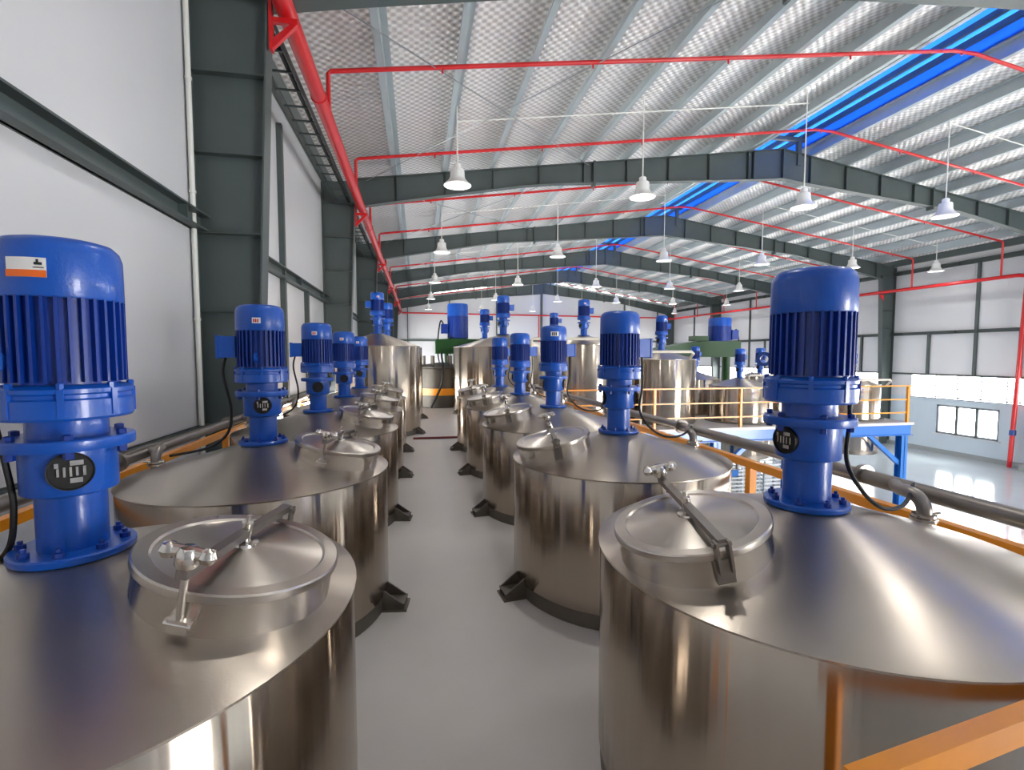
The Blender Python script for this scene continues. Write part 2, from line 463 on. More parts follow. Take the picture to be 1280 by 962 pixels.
for fi, y in enumerate(FY):
    if fi == 0: continue
    F = thing('portal_frame', 'dark grey-green steel portal frame, %s counted from the far gable wall' % ORDN[6 - fi], 'steel frame', (0, y, ZG), 0, 'portal frames of the hall')
    dz = -ZG
    T = .012
    for s, xw in ((1, XW0), (-1, XW1)):
        di0, di1 = .48, .9
        xb, xt = xw + s * di0, xw + s * di1
        zt = 5.86
        pm = MB()
        pm.prism([(xw + s * .02, -T / 2, 0), (xb, -T / 2, 0), (xt, -T / 2, zt + dz), (xt, -T / 2, ztop(xt) - .02 + dz), (xw + s * .02, -T / 2, ztop(xw) - .02 + dz)], (0, T, 0))
        c = pm.build('column', 'frame_green', F, False)
        m = MB(); m.prism([(xb, -.13, 0), (xb + s * .02, -.13, 0), (xt + s * .02, -.13, zt + dz), (xt, -.13, zt + dz)], (0, .26, 0))
        m.build('column_flange', 'frame_green', c, False)
        MB().box(min(xw + s * .005, xw + s * .025), max(xw + s * .005, xw + s * .025), -.13, .13, 0, ztop(xw) - .03 + dz).build('column_flange', 'frame_green', c, False)
        for z in (2.05, 3.0, 3.95, 4.9, 5.86):
            xi = xb + (xt - xb) * (z + dz) / (zt + dz)
            MB().box(min(xw + s * .03, xi), max(xw + s * .03, xi), -.12, .12, z + dz, z + dz + .014).build('stiffener', 'frame_green', c, False)
    for s, xa, xz in ((1, XW0 + .9, XR), (-1, XW1 - .9, XR)):
        n = 14; xs = [xa + (xz - xa) * i / n for i in range(n + 1)]
        top = [(q, 0, ztop(q) - .01 + dz) for q in xs]; bot = [(q, 0, rafter_bottom(q) + dz) for q in xs]
        m = MB().prism([(p[0], -T / 2, p[2]) for p in top] + [(p[0], -T / 2, p[2]) for p in reversed(bot)], (0, T, 0))
        r = m.build('rafter', 'frame_green', F, False)
        for nm, ln in (('rafter_flange', bot), ('rafter_flange', top)):
            mf = MB()
            for a, b in zip(ln[:-1], ln[1:]):
                mf.prism([(a[0], -.12, a[2] - .012), (b[0], -.12, b[2] - .012), (b[0], -.12, b[2] + .006), (a[0], -.12, a[2] + .006)], (0, .24, 0))
            mf.build(nm, 'frame_green', r, False)
        for q in PX:
            if (q - xa) * s > 0 and (xz - q) * s > .1:
                MB().box(q - .006, q + .006, -.11, .11, rafter_bottom(q) + dz, ztop(q) - .01 + dz).build('stiffener', 'frame_green', r, False)
        q = xa + (xz - xa) * .52                                   # bolted end plates, proud of the flange
        MB().box(q - .03, q + .03, -.13, .13, rafter_bottom(q) - .12 + dz, ztop(q) + .02 + dz).build('splice_plate', 'frame_green', r, False)
    m = MB().box(XR - .02, XR + .02, -.13, .13, rafter_bottom(XR) - .02 + dz, ztop(XR) + dz); m.build('ridge_plate', 'frame_green', F, False)
    m = MB().box(12.78, 12.92, -.07, .07, ztop(12.85) - .4 + dz, 8.9 + dz); m.box(XO0 + .05, XO1 - .05, -.06, .06, 8.78 + dz, 8.9 + dz)
    m.build('vent_post', 'frame_green', F, False)

# ---- cable ladder tray along the left columns
for k, i in enumerate(range(1, 6)):
    a, b = FY[i] + .12, FY[i + 1] - .12
    T_ = thing('cable_ladder', 'dark steel cable ladder between columns, in the %s bay from the gable wall' % ORDN[4 - k], 'cable tray', (-2.02, a, 5.86), 0, 'cable ladders along the columns')
    for x in (-.22, .2):
        MB().box(x - .01, x + .01, 0, b - a, -.05, .06).build('side_rail', 'frame_green', T_, False)
    me = MB().box(-.22, .2, -.015, .015, -.03, .0).mesh('rung', 'frame_green', False)
    for q in range(1, int((b - a) / .55) + 1): obj('rung', me, T_, (0, q * .55 - .2, 0))
    MB().tube([(.12, .05, .03), (.12, (b - a) / 2, .02), (.12, b - a - .05, .03)], .035, 8).build('cable', 'black_rubber', T_)

# ================================================================== MIXER MOTORS
FINS = 32


def fin_mesh(): return MB().box(.105, .1285, -.0035, .0035, .448, .655).mesh('fin', 'motor_navy', False)


def motor_meshes():
    D = {}
    D['base_flange'] = MB().lathe([(.05, 0), (.13, 0), (.132, .004), (.132, .016), (.128, .02), (.05, .02)], 36).mesh('base_flange', 'motor_blue')
    D['bolt'] = MB().lathe([(.012, 0), (.012, .012), (.006, .014), (.006, .022), (0, .022)], 6).mesh('bolt', 'motor_navy')
    D['pedestal'] = MB().lathe([(.074, .018), (.074, .158), (.098, .166), (.1, .17), (.1, .282), (.078, .286)], 36).mesh('pedestal', 'motor_blue')
    D['coupling_flange'] = MB().lathe([(.05, .28), (.138, .28), (.14, .284), (.14, .304), (.137, .308), (.05, .308)], 36).mesh('coupling_flange', 'motor_blue')
    D['tie_bolt'] = MB().lathe([(.011, .262), (.011, .32), (.006, .322), (0, .322)], 6).mesh('tie_bolt', 'motor_navy')
    D['neck'] = MB().lathe([(.086, .306), (.084, .312), (.084, .35), (.105, .358)], 36).mesh('neck', 'motor_blue')
    g = MB().lathe([(.09, .354), (.135, .356), (.14, .362), (.14, .405), (.134, .409), (.134, .418), (.14, .422), (.14, .432), (.128, .44), (.1, .444)], 40)
    for k in range(8):
        a = 2 * PI * k / 8 + .2
        M_ = Matrix.Rotation(a, 4, 'Z')
        g.box(.128, .1425, -.007, .007, .365, .43, M_)
        g.lathe([(.008, .43), (.008, .446), (.004, .448)], 6, M_ @ Matrix.Translation((.132, 0, 0)))
    D['gear_case'] = g.mesh('gear_case', 'motor_blue')
    D['stator_body'] = MB().lathe([(.1, .438), (.112, .442), (.112, .66), (.1, .664)], 40).mesh('stator_body', 'motor_navy')
    D['fan_cover'] = MB().lathe([(.1, .652), (.127, .652), (.129, .656), (.128, .758), (.122, .78), (.108, .794), (.085, .8), (.0, .803)], 40).mesh('fan_cover', 'motor_blue')
    t = MB(); t.cbox((.168, 0, .56), (.09, .105, .12)); t.cbox((.215, 0, .56), (.012, .115, .13)); t.cbox((.12, 0, .56), (.04, .08, .09))
    D['terminal_box'] = t.mesh('terminal_box', 'motor_blue', False)
    M_ = Matrix.Translation((.082, 0, .228)) @ Matrix.Rotation(PI / 2, 4, 'Y')
    D['inspection_window'] = MB().lathe([(0, .0185), (.043, .0185), (.044, .022), (.047, .0225), (.047, .0), (0, 0)], 28, M_).mesh('inspection_window', 'hole_shade')  # black disc paints in the shaded inside of an open hole
    D['coupling'] = [MB().cbox((.1025, y, z), (.005, ww, h)).mesh('coupling', 'stainless_bright', False) for y, z, h, ww in
                     ((-.024, .228, .02, .005), (-.012, .228, .024, .005), (0, .228, .024, .005), (.012, .228, .022, .005), (.026, .228, .024, .006), (.012, .249, .012, .026), (.01, .206, .012, .024), (-.026, .245, .012, .008))]  # last bright chip stands in for the lit bore wall
    e = MB().lathe([(.026, -.006), (.026, .006), (.014, .006), (.014, -.006)], 16, Matrix.Translation((0, .145, .5)) @ Matrix.Rotation(PI / 2, 4, 'Y'), True)
    D['lifting_eye'] = e.mesh('lifting_eye', 'motor_blue')
    f = MB()
    for k in range(FINS): f.box(.105, .1285, -.0035, .0035, .448, .655, Matrix.Rotation(2 * PI * k / FINS, 4, 'Z'))
    D['cooling_fins'] = f.mesh('cooling_fins', 'motor_navy', False)
    return D


MD = motor_meshes()
FIN = fin_mesh()


def motor(loc, rotz, label, group, scale=1., win=0., sticker=None, detail=False, cable=None, box=True, tsc=1.0):
    M = thing('mixer_motor', label, 'motor', loc, rotz, group)
    if scale != 1: M.scale = (scale * tsc, scale * tsc, scale)
    for k in ('base_flange', 'pedestal', 'coupling_flange', 'neck', 'gear_case', 'fan_cover'):
        o = obj(k, MD[k], M)
        if k == 'base_flange' and detail:
            for q in range(8): obj('bolt', MD['bolt'], o, (.108 * math.cos(q * PI / 4), .108 * math.sin(q * PI / 4), .02))
        if k == 'coupling_flange' and detail:
            for q in range(6): obj('tie_bolt', MD['tie_bolt'], o, (.122 * math.cos((q + .5) * PI / 3), .122 * math.sin((q + .5) * PI / 3), 0))
        if k == 'pedestal':
            for a in (win, win + PI): obj('inspection_window', MD['inspection_window'], o, None, a)
            if detail:
                for me in MD['coupling']: obj('coupling', me, o, None, win)
    sb = obj('stator_body', MD['stator_body'], M)
    if detail:
        for k in range(FINS): obj('fin', FIN, sb, None, 2 * PI * k / FINS)
        obj('lifting_eye', MD['lifting_eye'], sb, None, 0)
    else:
        o = obj('cooling_fins', MD['cooling_fins'], sb); o['kind'] = 'stuff'
    if box: obj('terminal_box', MD['terminal_box'], sb)
    if sticker is not None:
        a, big, org = sticker
        w_ = .30 if big else .17
        z0, z1 = (.695, .74) if big else (.69, .722)
        s = MB().patch(.1288, a - w_, a + w_, z0, z1).build('sticker', 'sticker_white', M)
        if org:
            MB().patch(.1305, a - w_, a + w_, z0, z0 + .016).build('sticker_band', 'sticker_orange', s)
            k = MB().patch(.1305, a + w_ * .45, a + w_ * .82, z0 + .028, z0 + .034, 3); k.patch(.1305, a + w_ * .4, a + w_ * .9, z0 + .021, z0 + .023, 3); k.patch(.1305, a + w_ * .55, a + w_ * .66, z0 + .03, z0 + .041, 2)
            k.build('sticker_print', 'sticker_ink', s)
        else:
            k = MB()
            for q in (-.7, -.25, .2): k.patch(.1305, a + w_ * q, a + w_ * (q + .3), z0 + .006, z1 - .008, 2)
            k.build('sticker_print', 'sticker_ink' if big else 'pipe_red', s)
    if cable:
        MB().tube([Matrix.Rotation(-rotz, 4, 'Z') @ Vector(p) for p in cable], .0075, 8).build('cable', 'black_rubber', M)
    return M


def bez(pts, n=20):                # Catmull-Rom through points
    P = [Vector(p) for p in pts]; P = [P[0]] + P + [P[-1]]; out = []
    for i in range(1, len(P) - 2):
        for k in range(n):
            t = k / n; a, b, c, d = P[i - 1:i + 3]
            out.append(.5 * ((2 * b) + (c - a) * t + (2 * a - 5 * b + 4 * c - d) * t * t + (3 * b - a - 3 * c + d) * t ** 3))
    out.append(P[-2]); return out


# ================================================================== TANKS
def tank(label, group, x, y, R, hr, cone, detail=True, side=0, z0=0., name='mixing_tank', feet=True, foot_a=0., lid=None, seg=72):
    T = thing(name, label, 'tank', (x, y, z0), 0, group)
    h = hr - z0
    MB().lathe([(R - .004, .09), (R, .1), (R, h - .008), (R - .004, h - .002), (R - .03, h - .001)], seg).build('shell', 'stainless', T)
    MB().lathe([(R - .012, .0), (R - .008, .004), (R - .008, .1), (R - .05, .1)], seg).build('base_ring', 'stainless_dull', T)  # dark colour paints in the shade on the unlit lower steel
    rt = .12
    MB().lathe([(R - .006, h - .004), (R + .006, h - .004), (R + .007, h + .002), (R - .004, h + .006), (R - .05, h + .018), (rt, h + cone), (0, h + cone)], seg).build('cone_top', 'stainless_top', T)
    if feet:
        f = MB(); f.box(R - .03, R + .13, -.075, .075, .0, .012)
        for s in (-1, 1):
            f.prism([(R - .02, s * .06 - .006, .012), (R + .115, s * .06 - .006, .012), (R + .115, s * .06 - .006, .04), (R - .01, s * .06 - .006, .13)], (0, .012, 0))
        f.box(R - .01, R + .118, -.066, .066, .034, .044, Matrix.Identity(4))
        me = f.mesh('foot', 'stainless_dull', False)
        for k in range(4): obj('foot', me, T, None, foot_a + k * PI / 2)
    if lid:
        lr, la, rr, tilt, ba = lid            # radial offset, azimuth, lid radius, tilt, bar azimuth
        lx, ly = lr * math.cos(la), lr * math.sin(la)
        zc = h + cone * (R - lr) / (R - rt)
        piv = Matrix.Translation((lx, ly, zc + .085)) @ Matrix.Rotation(tilt, 4, Vector((-math.sin(la), math.cos(la), 0)))
        n_ = MB().lathe([(rr - .008, -.16), (rr - .008, -.018), (rr - .004, -.012), (rr - .03, -.012), (rr - .03, -.16)], 56, piv, True)
        nk = n_.build('manhole_neck', 'stainless_bright', T)
        L = MB().lathe([(rr - .04, -.014), (rr - .001, -.014), (rr, -.01), (rr, .004), (rr - .004, .008), (rr - .036, .009), (rr - .042, .004), (rr * .3, .022), (0, .026)], 56, piv).build('manhole_lid', 'stainless_lid', T)
        B = piv @ Matrix.Rotation(ba - 0, 4, 'Z')
        b = MB(); x0, x1 = -(rr + .022), rr + .012
        b.prism([(x0, -.011, .066), (0, -.013, .064), (x1, -.011, .05), (x1, -.011, .03), (0, -.013, .042), (x0, -.011, .046)], (0, .024, 0), B)
        b.build('clamp_bar', 'pipe_steel', L)
        b = MB().lathe([(.036, .024), (.034, .03), (.014, .034), (.014, .08), (.008, .084), (.008, .1), (.0, .102)], 16, B)
        b.build('pivot_bolt', 'stainless_bright', L)
        b = MB()
        for s in (-1, 1): b.cbox((x1 - .004, s * .017, .0), (.03, .007, .09), B)
        b.cbox((x1 - .012, 0, -.045), (.016, .05, .07), B)
        b.add(*cyl_data((x1 - .004, -.026, .034), (x1 - .004, .026, .034), .007, 10), B)
        b.build('hinge_bracket', 'pipe_steel', L)
        b = MB(); xh = x0 + .012
        b.add(*cyl_data((xh, -.045, .102), (xh, .045, .102), .014, 12), B)
        for s in (-1, 1): b.lathe([(0, -.019), (.014, -.014), (.02, 0), (.014, .014), (0, .019)], 12, B @ Matrix.Translation((xh, s * .042, .1)))
        b.lathe([(.02, .07), (.024, .076), (.024, .104), (.018, .114), (0, .116)], 14, B @ Matrix.Translation((xh, 0, 0)))
        b.build('clamp_handle', 'stainless_bright', L)
        b = MB(); b.add(*cyl_data((xh, 0, .09), (xh + .012, 0, -.06), .0085, 12), B)
        b.cbox((xh + .018, 0, -.07), (.03, .045, .03), B); b.add(*cyl_data((xh + .012, -.03, -.066), (xh + .012, .03, -.066), .01, 10), B)
        b.build('swing_bolt', 'stainless_bright', nk)
    return T


def cyl_data(p0, p1, r, n):
    m = MB().cyl(p0, p1, r, None, n); return m.v, m.f


def inlet(T, R, hr_l, cone, side, xo, dy, dz, rp=.026):
    # short riser on the cone, elbow outwards to the manifold; local tank coordinates
    r = .6 / .7 * R; zc = hr_l + cone * (R - r) / (R - .12)
    x = side * r
    pts = [(x, dy, zc - .02), (x, dy, zc + .03)] + arc((x, dy + .06, zc + .045), .06, PI, PI / 2, 6, (0, 1, 0), (0, 0, 1)) + [(x + side * .01, dy + .09, zc + .105)] + [(x + side * (xo * .5), dy + .16, dz), (x + side * xo, dy + .24, dz)]
    p = MB().tube(pts, rp, 12).build('inlet_pipe', 'pipe_steel', T)
    m = MB().lathe([(rp, 0), (.045, 0), (.045, .012), (rp, .012)], 16, Matrix.Translation((x, dy, zc + .012)))
    m.lathe([(rp, 0), (.04, 0), (.04, .01), (rp, .01)], 16, Matrix.Translation((x, dy, zc + .028)))
    m.build('clamp_ring', 'stainless_bright', p)
    m = MB().cyl((x - side * .05, dy - .01, zc + .035), (x + side * .06, dy - .01, zc + .04), .006, None, 8)
    m.build('clamp_screw', 'stainless_bright', p)


S, Y1 = 1.638, 1.474
XL, XRR, R0, HR, CN = -.8956, 1.317, .7, .843, .164
ORD = ['', 'next to the tall tank', 'second from the tall tank', 'third from the tall tank', 'fourth from the tall tank', 'fifth from the tall tank']
ORB = ['', 'next to the broad tank', 'second from the broad tank', 'third from the broad tank', 'fourth from the broad tank', 'fifth from the broad tank']
for i in range(5):
    y = Y1 + i * S
    d = i < 2
    # left row, beside the white wall
    T = tank('squat stainless mixing tank of the wall-side row, %s' % ORD[5 - i], 'mixing tanks in the wall row', XL, y, R0, HR, CN, lid=(.44, math.radians(-10), .242, math.radians(12), math.radians(80)), foot_a=math.radians(-8))
    inlet(T, R0, HR, CN, -1, .15, .06, .93)
    ad = math.atan2(-y, -XL)
    motor((XL, y, HR + CN), math.radians(185 if i else 150), ('blue motor with white and orange sticker, on wall-side tank %s' if i == 0 else 'blue motor with terminal box, on wall-side tank %s') % ORD[5 - i], 'motors of the wall row',
          win=ad - math.radians(185 if i else 150), sticker=((ad - math.radians(150) - .48, True, True) if i == 0 else (ad - math.radians(185) - .15, False, False)), detail=d, box=(i > 0),
          cable=(bez([(-.19, -.0, .5), (-.2, -.02, .4), (-.17, .0, .2), (-.2, .02, .06), (-.3, 0, -.02), (-.5, .0, -.06)]) if i else bez([(-.13, -.06, .4), (-.11, -.05, .25), (-.105, -.04, .12), (-.15, -.02, .0), (-.3, 0, -.055), (-.52, .02, -.085)])))
    # right row, beside the deck edge
    T = tank('squat stainless mixing tank along the orange edge rail, %s' % ORB[5 - i], 'mixing tanks in the edge row', XRR, y, R0, HR, CN, lid=(.472, math.radians(186), .24, math.radians(12), math.radians(-100)), foot_a=math.radians(188))
    inlet(T, R0, HR, CN, 1, .13, .08, .96)
    ad = math.atan2(-y, -XRR)
    motor((XRR, y, HR + CN), math.radians(38 if i == 0 else 10), 'blue motor with terminal box, on edge-rail tank %s' % ORB[5 - i], 'motors of the edge row',
          win=math.radians(186 if i == 0 else 165) - math.radians(38 if i == 0 else 10), sticker=((ad - math.radians(10) + .1, True, False) if i == 2 else None), detail=d,
          cable=bez([(.17, .02, .5), (.165, -.0, .3), (.14, -.02, .15), (.2, -.03, .04), (.32, .0, -.035), (.47, .06, -.055), (.58, .12, -.03), (.625, .15, -.0)]))

# ---- manifold pipes beside the rows
for x, z, y0, nm in ((2.05, .955, .9, 'grey steel manifold pipe running beside the orange edge rail'), (-1.65, .925, .4, 'grey steel manifold pipe running beside the white wall')):
    P = thing('manifold_pipe', nm, 'pipe', (x, y0, z))
    MB().cyl((0, 0, 0), (0, 9.0 - y0, 0), .034, None, 16).build('tube', 'pipe_steel', P)
    me = MB().lathe([(.034, -.012), (.055, -.012), (.055, .012), (.034, .012)], 16, Matrix.Rotation(PI / 2, 4, 'X'), True).mesh('pipe_flange', 'pipe_steel')
    for k in range(5):
        obj('pipe_flange', me, P, (0, 1.05 + k * S, 0))

# ---- orange guard rails along the mezzanine edges
RZ = .80


def rail(label, p0, p1, n, h=RZ, mids=(), w_=.05, t=.05, pw=.05, group=None, ends=True, posts=None, base=0.):
    p0 = Vector(p0); p1 = Vector(p1); d = p1 - p0; L = d.length; a = math.atan2(d.y, d.x)
    G = thing('guard_rail', label, 'railing', (p0.x, p0.y, base), a, group)
    MB().box(-t / 2, L + t / 2, -w_ / 2, w_ / 2, h - t, h).build('top_rail', 'rail_orange', G, False)
    for z in mids: MB().box(0, L, -.012, .012, z - .014, z + .014).build('mid_rail', 'rail_orange', G, False)
    me = MB().box(-pw / 2, pw / 2, -pw / 2, pw / 2, 0, h - t).mesh('post', 'rail_orange', False)
    for q in (posts if posts is not None else [k * L / n for k in range(n + 1)]): obj('post', me, G, (q, 0, 0))
    return G


rail('orange steel guard rail along the deck edge beside the tank row', (2.24, -.2, 0), (2.24, 9.2, 0), 6, mids=(.42,), posts=[.9, 3.2, 4.9, 6.5, 8.1, 9.35])
rail('orange steel guard rail between the tank row and the white wall', (-1.82, .35, 0), (-1.82, 9.6, 0), 6, mids=(.42,), posts=[.1, 1.7, 3.25, 4.8, 6.4, 8.0, 9.2])
rail('short orange end rail standing in front of the first edge-row tank', (.71, .65, 0), (2.18, .86, 0), 1, h=.845, w_=.035, t=.05, posts=[.06, 1.45])
rail('short orange end rail standing in front of the first wall-row tank', (-1.75, .5, 0), (-.75, .5, 0), 1, h=.80, posts=[.05, .95])
rail('slender yellow tube railing along the far platform front', (2.6, DECK_Y0 + .05, 0), (10.95, DECK_Y0 + .05, 0), 8, h=.84, mids=(.52, .22), w_=.028, t=.028, pw=.05, posts=[.05, 2.12, 4.08, 6.0, 8.3])

# ---- blue platform steelwork
P = thing('platform_frame', 'blue steel platform frame with posts and knee braces', 'platform', (0, 0, ZG))
dz = -ZG


def Ibeam_y(m, x, y0, y1, z1, h=.24, w_=.14):
    m.box(x - w_ / 2, x + w_ / 2, y0, y1, z1 - .014, z1); m.box(x - w_ / 2, x + w_ / 2, y0, y1, z1 - h, z1 - h + .014); m.box(x - .008, x + .008, y0, y1, z1 - h, z1)


def Ibeam_x(m, y, x0, x1, z1, h=.24, w_=.14):
    m.box(x0, x1, y - w_ / 2, y + w_ / 2, z1 - .014, z1); m.box(x0, x1, y - w_ / 2, y + w_ / 2, z1 - h, z1 - h + .014); m.box(x0, x1, y - .008, y + .008, z1 - h, z1)


for (yy) in (DECK_Y0 + .08, 13.0, 16.5):
    m = MB(); Ibeam_x(m, yy, MEZ_X1 if yy < 10 else -1.9, DECK_X1, -.06 + dz); m.build('cross_beam', 'beam_blue', P, False)
for x in (2.42, 4.5, 6.36, 8.22, 10.98):
    m = MB(); Ibeam_y(m, x, DECK_Y0 + .2, DECK_Y1, -.06 + dz, .2, .12); m.build('side_beam', 'beam_blue', P, False)
m = MB(); Ibeam_y(m, MEZ_X1 - .08, -3, DECK_Y0, -.06 + dz); m.build('side_beam', 'beam_blue', P, False)
m = MB(); Ibeam_y(m, -1.85, -3, DECK_Y1, -.06 + dz); m.build('side_beam', 'beam_blue', P, False)
for x, y in ((10.86, 9.4), (6.15, 9.4), (2.4, 9.4), (10.86, 13), (6.15, 13), (2.3, 3), (-1.8, 3), (-1.8, 9)):
    m = MB(); w_ = .16
    m.box(x - w_ / 2, x + w_ / 2, y - w_ / 2, y - w_ / 2 + .014, 0, dz - .3); m.box(x - w_ / 2, x + w_ / 2, y + w_ / 2 - .014, y + w_ / 2, 0, dz - .3); m.box(x - .01, x + .01, y - w_ / 2, y + w_ / 2, 0, dz - .3)
    m.box(x - w_, x + w_, y - w_, y + w_, 0, .02)
    m.build('post', 'beam_blue', P, False)
for x, s in ((10.86, -1), (6.15, -1), (6.15, 1), (2.4, 1)):
    m = MB(); m.prism([(x + s * .08, 9.36, dz - 1.0), (x + s * .08, 9.36, dz - .88), (x + s * .82, 9.36, dz - .3), (x + s * .95, 9.36, dz - .3)], (0, .08, 0))
    m.build('knee_brace', 'beam_blue', P, False)


# ---- far tanks
def drum_cable(): return None


T = tank('tall stainless tank at the end of the wall row', None, -.76, 10.0, .8, 1.69, .24, name='storage_tank', foot_a=math.radians(-20))
motor((-.76, 10.0, 1.93), math.radians(190), 'blue motor on the tall tank at the end of the wall row', None, scale=1.0, sticker=(math.radians(90), False, False))
T = tank('tall stainless tank standing behind the one that ends the wall row', None, -.7, 12.05, .8, 1.69, .24, name='storage_tank')
motor((-.7, 12.05, 1.93), math.radians(170), 'blue motor on the rear tall tank of the wall row', None)
T = tank('broad stainless tank with low cone roof at the end of the edge row', None, 2.28, 13.3, 1.35, 1.73, .33, name='storage_tank', foot_a=math.radians(200))
motor((2.28, 13.3, 2.06), math.radians(10), 'blue motor on the broad tank at the end of the edge row', None, scale=1.32)
T = tank('tall stainless tank under a cream pipe behind the yellow tube railing', None, 3.62, 10.55, .8, 1.74, .2, name='storage_tank')
motor((3.62, 10.55, 1.94), math.radians(15), 'blue motor on the tall tank under the cream pipe', None, sticker=(-2.0, False, False))
T = tank('stainless tank beside the bent cream riser pipe behind the tube railing', None, 5.48, 10.55, .76, 1.42, .2, name='storage_tank')
motor((5.48, 10.55, 1.62), math.radians(15), 'blue motor on the tank beside the cream riser pipe', None, sticker=(-1.6, False, False))
T = tank('stainless tank standing behind the broad tank', None, 2.45, 17.6, .9, 1.9, .2, name='storage_tank')
motor((2.35, 17.6, 2.1), 0, 'slim blue motor rising behind the broad tank', None, scale=1.3)
T = tank('stainless tank standing behind the tank under the cream pipe', None, 4.62, 16.6, .9, 1.85, .2, name='storage_tank')
motor((4.62, 16.6, 2.05), 0, 'blue motor rising behind the tank under the cream pipe', None, scale=1.15)


def hung(label, x, y, R, hr, mlabel, msc=.85, out=True, lid=True):
    zb = -.8
    T = tank(label, 'tanks hung through the blue platform', x, y, R, hr, .17, z0=zb, name='hung_tank', feet=False,
             lid=((.32, math.radians(200), .2, math.radians(12), math.radians(-100)) if lid else None), seg=56)
    MB().lathe([(.0, -.16), (.03, -.16), (.03, -.1), (R - .05, .01), (R - .05, .09)], 40).build('bottom_cone', 'stainless', T)
    MB().lathe([(.02, -.34), (.035, -.34), (.035, -.15), (.02, -.15)], 12).build('outlet_pipe', 'stainless_dull', T)
    MB().lathe([(R - .01, -zb + .003), (R + .09, -zb + .003), (R + .09, -zb + .03), (R - .01, -zb + .03)], 40, None, True).build('deck_collar', 'stainless_dull', T)
    motor((x, y, hr + .17), math.radians(20), mlabel, 'motors on the platform tanks', scale=msc)
    return T


hung('short stainless tank set in the blue platform, beside the tank with the cream riser', 7.32, 10.3, .66, .82, 'small blue motor on the platform tank beside the cream riser tank', lid=False)
hung('stainless tank with open lid set in the platform behind its front tanks', 7.15, 11.9, .62, .9, 'small blue motor on the rear platform tank in front of the green mixer')
hung('stainless tank set in the platform between its front tank and end tank', 9.1, 11.95, .62, .82, 'small blue motor on the rear middle platform tank', .9)
hung('short stainless tank at the outer end of the blue platform', 10.28, 10.25, .6, .82, 'small blue motor on the platform end tank', .9, lid=False)

# cream pipes over the far tanks
def pipe_thing(label, paths, r, m_='pvc_cream', name='feed_pipe', cat='pipe', group=None):
    o = MB()
    for p in paths: o.tube(p, r, 10)
    return tag(o.build(name, m_), label, cat, group)


pipe_thing('cream feed pipe laid across the top of the tall tank behind the railing', [[(2.25, 9.75, 0), (2.25, 9.75, 1.82), (2.3, 9.75, 1.85), (4.0, 9.75, 1.85), (4.06, 9.78, 1.8), (4.06, 9.9, 1.7)]], .03)
pipe_thing('cream riser pipe bending over the tank behind the tube railing', [[(4.6, 9.72, 0), (4.6, 9.72, 1.54), (4.65, 9.72, 1.59), (5.75, 9.72, 1.59), (5.82, 9.76, 1.55), (5.82, 9.98, 1.4)]], .03)
pipe_thing('short cream pipe over the rear middle platform tank', [[(8.3, 11.3, 0), (8.3, 11.3, .98), (8.34, 11.3, 1.0), (9.5, 11.3, 1.0), (9.53, 11.3, .96), (9.53, 11.5, .85)]], .025)
pipe_thing('short cream pipe over the platform end tank', [[(9.62, 9.6, 0), (9.62, 9.6, .92), (9.66, 9.6, .95), (10.7, 9.6, .95), (10.73, 9.6, .92), (10.73, 9.72, .8)]], .025)

# ---- green high-speed mixers with big blue motors


def disperser(label, x0, x1, y, zb, zt, mx, mr, mz0, mz1, colx, hex_=False, tbs=-1):
    G = thing('dispersing_mixer', label, 'mixer', (0, y, 0))
    if hex_:
        MB().prism([(x0, -.3, zt - .35), (x0 + 1.6, -.3, zt - .05), (mx - .6, -.3, zt), (x1, -.3, zt), (x1, -.3, zb), (mx - .8, -.3, zb), (x0 + 1.2, -.3, zb + .1), (x0, -.3, zt - .5)], (0, .6, 0)).build('beam', 'green_paint', G, False)
        MB().box(mx - .95, mx - .5, -.2, .2, zt, zt + .16).build('belt_housing', 'green_paint', G, False)
    else:
        MB().prism([(x0, -.35, zb), (x1, -.35, zb), (x1, -.35, zt - .05), (x0 + .6, -.35, zt), (x0, -.35, zt - .03)], (0, .7, 0)).build('beam', 'green_paint', G, False)
    h = mz1 - mz0
    M_ = Matrix.Translation((mx, 0, mz0))
    b = MB().lathe([(mr * .8, 0), (mr * .98, .01), (mr * .98, h * .66), (mr * .9, h * .67)], 36, M_)
    for k in range(28): b.box(mr * .95, mr * 1.0, -.012, .012, .04, h * .64, M_ @ Matrix.Rotation(2 * PI * k / 28, 4, 'Z'))
    mo = b.build('motor_body', 'motor_navy', G)
    MB().lathe([(mr * .9, h * .65), (mr * 1.0, h * .65), (mr * 1.0, h * .95), (mr * .94, h), (0, h)], 36, M_).build('fan_cover', 'motor_blue', mo)
    MB().cbox((mx + tbs * (mr + .1), -.05, mz0 + h * .28), (.22, .25, .3)).build('terminal_box', 'motor_navy', mo, False)
    MB().tube(bez([(mx + tbs * (mr + .12), -.05, mz0 + h * .4), (mx + tbs * (mr + .22), -.05, mz0 + h * .5), (mx + tbs * (mr + .3), -.05, mz0 + .05), (mx + tbs * (mr + .3), -.1, mz0 - .6), (mx + tbs * (mr + .1), -.3, mz0 - 1.5)]), .022, 8).build('cable', 'black_rubber', mo)
    MB().cyl((colx, 0, 0), (colx, 0, zb), .13, None, 20).build('lift_column', 'green_paint', G)
    MB().box(colx - .3, colx + .3, -.3, .3, 0, .05).build('base_plate', 'green_paint', G, False)
    sx = x0 + .35
    MB().cyl((sx if not hex_ else mx - .85, 0, zb), (sx if not hex_ else mx - .85, 0, zb - .5), .07, .05, 14).build('shaft', 'green_paint', G)
    return G


